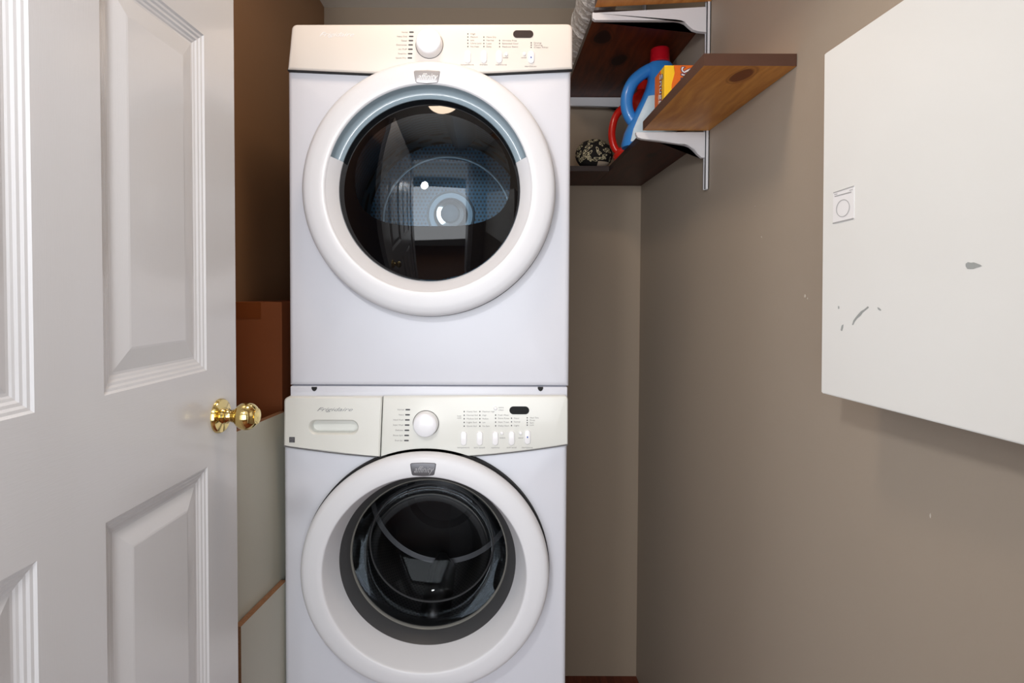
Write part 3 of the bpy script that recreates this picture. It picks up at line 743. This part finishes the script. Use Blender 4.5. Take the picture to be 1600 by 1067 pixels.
board('shelf_board', 0.287, XR - 0.001, 1.612, YB - 0.001, ZU - 0.022, ZU - 0.002, SHELF_M, 'topmost dark brown board with knots, behind the long bracket')
def standard(y, z0, z1, label):
    t = thing('shelf_rail', (XR - 0.006, y, z0), label, 'rail')
    b = bmesh.new(); w2, d = 0.0085, 0.011
    pts = [(-w2, 0), (-w2, d), (-w2 + 0.0022, d), (-w2 + 0.0022, 0.0025), (w2 - 0.0022, 0.0025), (w2 - 0.0022, d), (w2, d), (w2, 0)]
    # channel: a back strip and two lips facing the room
    box(XR - 0.0025, XR, y - w2, y + w2, z0, z1, bm=b)
    box(XR - d, XR, y - w2, y - w2 + 0.0022, z0, z1, bm=b); box(XR - d, XR, y + w2 - 0.0022, y + w2, z0, z1, bm=b)
    box(XR - d, XR - d + 0.0018, y - w2, y - 0.003, z0, z1, bm=b); box(XR - d, XR - d + 0.0018, y + 0.003, y + w2, z0, z1, bm=b)
    obj('channel', b, BRK, t)
    z = z0 + 0.02
    for zz in (z0 + 0.012, z0 + 0.075):
        bm = bmesh.new(); bmesh.ops.create_cone(bm, cap_ends=True, segments=12, radius1=0.003, radius2=0.002, depth=0.002, matrix=Matrix.Translation((XR - 0.0035, y, zz)) @ Matrix.Rotation(math.pi / 2, 4, 'Y'))
        obj('screw', bm, STICKL, t)
    return t
standard(YR, 1.440, 2.30, 'white slotted metal rail on the right wall carrying both near brackets')
standard(2.262, 1.61, 2.30, 'white slotted metal rail hidden in the far corner behind the jugs')
def bracket(y, pts, label, name='shelf_bracket'):
    bm = slab(pts, y - 0.0065, y + 0.0065, 0.0015)
    o = obj(name, bm, BRK); tag(o, label, 'bracket', None); return o
def bz(pxpts, y, mv=None):
    return px_outline(pxpts, y)
s1 = [(994, 206.2), (1104.5, 206.2), (1104.5, 246.5), (1097, 246.2), (1090, 240), (1084, 233.5), (1078, 228.8), (1071, 226.2), (1060, 224.6), (1030, 220.2), (1004, 217), (997, 214.8), (994.2, 210)]
bracket(1.604, bz(s1, 1.5975), 'short white shelf bracket under the lower orange shelf')
s2 = [(926, 19), (930, 19.6), (1104, 10.2), (1104, 50), (1092, 48.8), (1083, 46), (1077, 41), (1071, 35.5), (1064, 32.6), (1056, 31.4), (930, 31.2), (926, 28)]
bracket(1.604, bz(s2, 1.5975), 'long white shelf bracket near the top of the photo')
yb3 = 2.262
s3 = [(0.30, ZU - 0.023), (XR - 0.011, ZU - 0.023), (XR - 0.011, ZU - 0.095), (XR - 0.025, ZU - 0.09), (XR - 0.06, ZU - 0.066), (XR - 0.09, ZU - 0.062), (0.31, ZU - 0.056)]
bracket(yb3, s3, 'white bracket far back in the dark corner behind the jugs')
# foil duct lying on the upper shelf
pts = spline([(0.315, 1.20, 2.022), (0.312, 1.50, 2.022), (0.318, 1.80, 2.016), (0.330, 2.05, 2.016), (0.345, 2.24, 2.022)], 26)
rad = [0.058 + 0.0035 * math.sin(i * 1.9) + random.uniform(-0.002, 0.002) for i in range(len(pts))]
b = bmesh.new(); pv = [Vector(p) for p in pts]; rows = []
for i, p in enumerate(pv):
    rows.append([b.verts.new(p + Vector((math.cos(2 * math.pi * k / 28), 0, math.sin(2 * math.pi * k / 28))) * (rad[i] + random.uniform(-0.0012, 0.0012))) for k in range(28)])
for r0, r1 in zip(rows, rows[1:]):
    for k in range(28): b.faces.new((r0[k], r1[k], r1[(k + 1) % 28], r0[(k + 1) % 28]))
b.faces.new(rows[0]); b.faces.new(list(reversed(rows[-1])))
tag(obj('foil_duct', b, FOIL, smooth=60), 'crinkled silver foil duct lying on the topmost shelf beside the dryer', 'duct')

# ------------------------------------------------------------------ things on the lower shelf
ZS = ZN0 - 0.001
def sect(cx, cy, z, hw, hd, n=32, e=3.0):
    out = []
    for k in range(n):
        a = 2 * math.pi * k / n; c, s = math.cos(a), math.sin(a)
        out.append(Vector((cx + hw * abs(c) ** (2 / e) * (1 if c > 0 else -1), cy + hd * abs(s) ** (2 / e) * (1 if s > 0 else -1), z)))
    return out
def jug(name, secs, cy, handle, hr, cap, m, mc, label, group=None, lab=None):
    root = thing(name, ((secs[0][1] + secs[0][2]) / 2, cy, secs[0][0]), label, 'bottle')
    S = [sect((a + c) / 2, cy, z, (c - a) / 2, hd, 32, 2.6) for z, a, c, hd in secs]
    body = obj('body', loft(S), m, root, smooth=60)
    obj('handle', tube(spline(handle, 6), hr, 14), m, root, smooth=60)
    cx, z0, z1, r = cap
    bm = bmesh.new(); rows = []
    for rr, z in ((r * 1.02, z0), (r * 1.02, z0 + 0.006), (r, z0 + 0.007), (r * 0.97, z1 - 0.003), (r * 0.9, z1)):
        rows.append([bm.verts.new((cx + (rr + (0.0007 if k % 2 else 0)) * math.cos(2 * math.pi * k / 48), cy + (rr + (0.0007 if k % 2 else 0)) * math.sin(2 * math.pi * k / 48), z)) for k in range(48)])
    for r0, r1 in zip(rows, rows[1:]):
        for k in range(48): bm.faces.new((r0[k], r1[k], r1[(k + 1) % 48], r0[(k + 1) % 48]))
    bm.faces.new(list(reversed(rows[0]))); bm.faces.new(rows[-1])
    obj('cap', bm, mc, root, smooth=50)
    return root, S
yj = 1.78; q = lambda px_, py_, y=yj: at(px_, py_, y)
def zx(px_, py_): p = at(px_, py_, yj); return p
sec = []
for (l, r_, y_, hd) in ((972, 1056, 240, 0.045), (971, 1056, 226, 0.048), (976, 1056, 207, 0.048), (984, 1056, 190, 0.048), (993, 1056, 173, 0.047), (1002, 1056, 156, 0.045), (1009, 1056, 139, 0.042), (1013, 1055.5, 125, 0.038), (1012, 1054, 114, 0.034), (1009, 1052, 106, 0.029), (1013, 1048, 100, 0.022), (1018, 1045, 96.5, 0.02)):
    a, c = at(l, y_, yj), at(r_, y_, yj); sec.append([a.z, a.x, c.x, hd])
sec[0][0] = ZS
hdl = [q(1016, 108), q(1003, 115.5), q(989, 128.5), q(980.5, 147), q(979, 166), q(984, 182), q(994, 196)]
cp0 = q(1031, 97); cp1 = q(1031, 77)
bj, S = jug('detergent_jug', sec, yj, hdl, [0.013, 0.0145, 0.016, 0.016, 0.015, 0.015, 0.014][0:1] * 1 and 0.0185, (cp0.x, cp0.z - 0.004, cp1.z, 0.0285), BLUE, REDCAP, 'blue detergent jug with a dark red cap and loop handle, beside the yellow carton')
# wrap label on the jug's front
b = bmesh.new(); rows = []
for j in range(1, 6):
    s_ = S[j]; cxm = sum((v.x for v in s_)) / len(s_)
    idx = list(range(20, 31))
    rows.append([b.verts.new(Vector((cxm + (s_[k].x - cxm) * 1.012, yj + (s_[k].y - yj) * 1.03, s_[k].z))) for k in idx])
for r0, r1 in zip(rows, rows[1:]):
    for k in range(len(r0) - 1): b.faces.new((r0[k], r0[k + 1], r1[k + 1], r1[k]))
obj('jug_label', b, LABEL, bj, smooth=60, label='pale blue and white paper label')
# red jug behind
yr_ = 1.98
sec = []
for (l, r_, y_, hd) in ((962, 1040, 262, 0.05), (958, 1040, 244, 0.055), (962, 1040, 236, 0.055), (980, 1040, 222, 0.055), (984, 1040, 200, 0.052), (986, 1038, 180, 0.05), (984, 1034, 166, 0.045), (980, 1030, 156, 0.04), (992, 1024, 146, 0.028), (996, 1020, 141, 0.02)):
    a, c = at(l, y_, yr_), at(r_, y_, yr_); sec.append([a.z, a.x, c.x, hd])
sec[0][0] = ZS
hdl = [at(x, y, yr_) for x, y in ((990, 160), (972, 170), (962, 182), (957, 198), (956, 214), (960, 230), (968, 240))]
c0, c1 = at(1006, 141, yr_), at(1006, 128, yr_)
jug('detergent_jug', sec, yr_, hdl, 0.0125, (c0.x, c0.z - 0.003, c1.z, 0.022), RED, RED, 'red jug with a big loop handle standing behind the blue jug')
# dryer sheet carton
bxp = at(1038.5, 102, 1.50); bx0 = bxp.x; bz1 = bxp.z; by0, by1 = 1.50, 1.585; bx1 = 0.588; bz0 = ZN1
# stands across the end of the near shelf, inside its 1.14..1.558 reach plus a small overhang
carton = thing('dryer_sheet_carton', ((bx0 + bx1) / 2, 1.54, bz0), 'yellow and orange dryer sheet carton on the lower shelf, in front of the blue jug', 'box')
obj('carton_body', box(bx0, bx1, by0, by1, bz0, bz1, 0.0008), YELLOW, carton)
wv = []
for i in range(13):
    t = i / 12; z = bz0 + (bz1 - bz0) * t; wv.append((bx0 + 0.022 + 0.004 * math.sin(t * 9), z))
obj('orange_band', slab(wv + [(bx1 - 0.045, bz1), (bx1 - 0.02, bz0)], by0 - 0.0006, by0 + 0.0002), ORANGE, carton)
obj('side_print', slab([(by0 + 0.020, bz0), (by1, bz0), (by1, bz1 - 0.0005), (by0 + 0.034, bz1 - 0.0005), (by0 + 0.024, bz1 - 0.03)], 0, 0.0006, place=lambda x, y, z: (bx0 - 0.0006 + y, x, z)), ORANGE, carton)
bm = bmesh.new(); bm2 = bmesh.new()
Mf = frontM((bx0 + 0.056, by0 - 0.0012, bz1 - 0.002), -math.pi / 2)
text_into(bm, 'Snuggle', 0.044, Mf, 'LEFT', 0.25, bold=0.0016, width=0.117); 
Mf2 = frontM((bx0 + 0.056, by0 - 0.0020, bz1 - 0.002), -math.pi / 2); text_into(bm2, 'Snuggle', 0.044, Mf2, 'LEFT', 0.25, bold=-0.0002, width=0.115)
Ms = Matrix.Translation((bx0 - 0.0012, by0 + 0.026, bz1 - 0.010)) @ Matrix.Rotation(-math.pi / 2, 4, 'Z') @ Matrix.Rotation(math.pi / 2, 4, 'X') @ Matrix.Rotation(-math.pi / 2, 4, 'Z')
text_into(bm, 'Snuggle', 0.036, Ms, 'LEFT', 0.25, bold=0.0014, width=0.107)
Ms2 = Matrix.Translation((-0.0008, 0, 0)) @ Ms; text_into(bm2, 'Snuggle', 0.036, Ms2, 'LEFT', 0.25, bold=-0.0002, width=0.105)
obj('lettering_outline', bm, NAVY, carton, kind='stuff'); obj('lettering', bm2, WHITEP, carton, kind='stuff')
# leaf-print pouch on the back board
pc = at(929, 236, 2.10)
pouch = thing('pouch', (pc.x, 2.11, ZS), 'black rounded pouch with a cream leaf print and beige base, in the dark back corner', 'pouch')
rows = []; RX, RY, RZ = 0.068, 0.055, 0.056; zc = ZS + RZ
def pouchp(u, v, k=1.0):
    return Vector((pc.x + RX * k * math.cos(v) * math.cos(u), 2.11 - RY * k * math.cos(v) * math.sin(u), zc + RZ * k * math.sin(v)))
b = bmesh.new(); rows = [[b.verts.new(pouchp(2 * math.pi * k / 40, -math.pi / 2 + math.pi * j / 20)) for k in range(40)] for j in range(1, 20)]
for r0, r1 in zip(rows, rows[1:]):
    for k in range(40): b.faces.new((r0[k], r0[(k + 1) % 40], r1[(k + 1) % 40], r1[k]))
b.faces.new(list(reversed(rows[0]))); b.faces.new(rows[-1])
obj('bag', b, BLACKF, pouch, smooth=60)
b = bmesh.new()
for i in range(62):
    u = random.uniform(0.15, math.pi - 0.15); v = random.uniform(-0.55, 1.3); a = 1.1 * math.cos(u * 3 + v * 2) + random.uniform(-.4, .4) + 1.2
    L = random.uniform(0.15, 0.21); W_ = 0.05
    ring_ = []
    for k in range(10):
        t = 2 * math.pi * k / 10; lx = L * math.cos(t); ly = W_ * math.sin(t) * (1.3 if True else 1)
        ring_.append((lx * math.cos(a) - ly * math.sin(a), lx * math.sin(a) + ly * math.cos(a)))
    oi = [b.verts.new(pouchp(u + x / max(0.3, math.cos(v)), v + y, 1.006)) for x, y in ring_]
    ii = [b.verts.new(pouchp(u + x * 0.62 / max(0.3, math.cos(v)), v + y * 0.62, 1.006)) for x, y in ring_]
    for k in range(10): b.faces.new((oi[k], oi[(k + 1) % 10], ii[(k + 1) % 10], ii[k]))
obj('leaf_print', b, CREAMF, pouch, kind='stuff')
b = bmesh.new(); rows = [[b.verts.new(pouchp(0.1 + 1.35 * k / 12, -1.25 + 0.65 * j / 6, 1.012)) for k in range(13)] for j in range(7)]
for r0, r1 in zip(rows, rows[1:]):
    for k in range(12): b.faces.new((r0[k], r0[k + 1], r1[k + 1], r1[k]))
obj('base_patch', b, BEIGEF, pouch, smooth=60, label='plain beige fabric patch')

# ------------------------------------------------------------------ white flat cabinet on the right wall
th = math.atan(0.0444); el = -0.0133
cq = Vector((-0.0444, 1, el)).normalized()          # away from the camera along the face
cn = Vector((-cq.y, cq.x, 0)).normalized()           # out into the room
cu = cn.cross(cq).normalized() * -1
if cu.z < 0: cu = -cu
C0 = Vector((0.52, 0.9017, 1.2607)); CHH = 0.264; CL = 0.54
def cpt(u, v, d): return C0 - cq * u + cu * v + cn * d
cab = thing('wall_cabinet', tuple(C0 - cq * CL / 2 - cn * 0.04 - Vector((0, 0, CHH))), 'flat white wall cabinet with grey scuffs and a small laundry sticker, on the right wall', 'cabinet')
def cbox(u0, u1, v0, v1, d0, d1, bev=0.0):
    b = bmesh.new(); vs_ = [b.verts.new(cpt(u, v, d)) for u in (u0, u1) for v in (v0, v1) for d in (d0, d1)]
    for idx in ((0, 1, 3, 2), (4, 6, 7, 5), (0, 4, 5, 1), (2, 3, 7, 6), (0, 2, 6, 4), (1, 5, 7, 3)): b.faces.new([vs_[i] for i in idx])
    bmesh.ops.recalc_face_normals(b, faces=b.faces)
    if bev: bmesh.ops.bevel(b, geom=list(b.edges), offset=bev, segments=2, affect='EDGES')
    return b
obj('carcass', cbox(0.012, CL - 0.012, -CHH + 0.012, CHH - 0.012, -0.062, -0.0185), CABW, cab)
cdoor = obj('cabinet_door', cbox(0, CL, -CHH, CHH, -0.018, 0, 0.0015), CABW, cab, smooth=40)
def onface(px_, py_):
    d = at(px_, py_, 1.0) - CAM; t = (C0 - CAM).dot(cn) / d.dot(cn); p = CAM + d * t - C0
    return (-p.dot(cq), p.dot(cu))
def face_poly(pp, m, name, h=0.0006, base=0.0, parent=None):
    pts = [onface(*p) for p in pp]
    b = slab(pts, h, base - 0.0002, place=lambda x, y, z: cpt(x, z, y)); return obj(name, b, m, parent or cab)
def blob(cx, cy, pts): return [(cx + a, cy + c) for a, c in pts]
face_poly([(1509.5, 412), (1513, 409.5), (1518, 410.5), (1522, 409.8), (1526, 412.5), (1531, 413), (1534.5, 415.5), (1530, 417), (1526, 418), (1521, 420), (1516, 419), (1512, 419.8), (1509.5, 416)], CHIPG, 'scuff_mark')
face_poly([(1356.5, 478.5), (1357.5, 480.5), (1352, 485), (1348, 488.5), (1345, 493), (1340, 497), (1336, 502), (1333, 508), (1332, 507), (1334, 500.5), (1338, 495), (1343, 491), (1346, 486), (1351, 483)], CHIPG, 'scuff_mark')
face_poly([(1371.5, 480), (1374, 481), (1377, 484), (1376, 485.5), (1372.5, 483.5)], CHIPG, 'scuff_mark')
face_poly([(1316, 508), (1318, 507), (1317.5, 512), (1316, 517), (1314, 516), (1315, 511)], CHIPG, 'scuff_mark')
face_poly([(1310, 478), (1311.5, 478.5), (1311.5, 482), (1310, 482.5)], CHIPG, 'scuff_mark')
st = face_poly([(1302.5, 300.5), (1335, 290.5), (1335, 341), (1302, 349.5)], STICK, 'laundry_sticker', 0.0006)
def sline(a, b_, w_=0.8):
    face_poly([(a[0], a[1] - w_), (b_[0], b_[1] - w_), (b_[0], b_[1] + w_), (a[0], a[1] + w_)], STICKL, 'sticker_line', 0.0010, 0.0006, st)
sline((1303, 301.3), (1335, 290.8)); sline((1305, 307), (1331, 300)); sline((1302, 348.8), (1334.5, 341.2), 0.9)
sline((1304.5, 304), (1309, 303), 0.5); sline((1328, 297.5), (1333, 296), 0.5)
# round porthole of the sticker drawing
b = bmesh.new(); rr = []
for k_, (rx_, ry_) in enumerate(((10.6, 13.7), (9.6, 12.6))):
    row = []
    for i in range(36):
        a = 2 * math.pi * i / 36; x_ = 1318 + rx_ * math.cos(a); y_ = 325.3 - ry_ * math.sin(a) - 2.2 * math.cos(a)
        u, v = onface(x_, y_); row.append(b.verts.new(cpt(u, v, 0.0010)))
    rr.append(row)
for i in range(36): b.faces.new((rr[0][i], rr[0][(i + 1) % 36], rr[1][(i + 1) % 36], rr[1][i]))
obj('sticker_circle', b, STICKL, st)

# ------------------------------------------------------------------ things in the gap on the left
tag_ = None
def melamine(p0, p1, z1, th_, label, name='melamine_board'):
    """upright board between two floor points; white faces, raw chipboard edges"""
    p0, p1 = Vector(p0), Vector(p1); d = (p1 - p0).normalized(); n = Vector((-d.y, d.x, 0))
    b = bmesh.new(); vs_ = [b.verts.new((p + n * o_).to_3d().xyz + Vector((0, 0, z))) for p in (p0, p1) for o_ in (0, th_) for z in (ZF, z1)]
    for idx in ((0, 1, 3, 2), (4, 6, 7, 5), (0, 4, 5, 1), (2, 3, 7, 6), (0, 2, 6, 4), (1, 5, 7, 3)): b.faces.new([vs_[i] for i in idx])
    bmesh.ops.recalc_face_normals(b, faces=b.faces)
    for f in b.faces: f.material_index = 0 if abs(f.normal.dot(n)) > 0.7 else 1
    o = obj(name, b, [BOARD, CHIP]); tag(o, label, 'board'); return o
zb2 = at(440, 916, 1.385).z; zb1 = at(443, 652, 1.38).z
a0 = at(376.5, 980, 1.215); a1 = at(442, 916, 1.395)
va = Vector((a0.x, 1.215, 0)); vb = Vector((a1.x, 1.395, 0)); dd2 = (vb - va).normalized()
melamine(va, vb + dd2 * 0.02, zb2, 0.0155, 'shorter off-white chipboard panel with raw brown edge, beside the washer')
nn = Vector((-dd2.y, dd2.x, 0))
melamine(va - dd2 * 0.27 + nn * 0.0175, vb + dd2 * 0.055 + nn * 0.0175, zb1, 0.016, 'taller off-white chipboard panel leaning upright behind the brass door knob')
cbx1 = at(440.5, 520, 1.48).x; cz1 = at(400, 471.5, 1.48).z
cbx = thing('cardboard_box', ((XL + cbx1) / 2, 1.7, ZF), 'tall brown cardboard box standing between the left wall and the machines', 'box')
obj('carton_body', box(XL + 0.004, cbx1, 1.48, 1.98, ZF, cz1, 0.002), CARD, cbx)
p = at(386, 484, 1.479)
obj('tape', box(XL + 0.0045, at(408, 484, 1.48).x, 1.4792, 1.4798, at(400, 498, 1.48).z, cz1 - 0.001), TAPE, cbx)
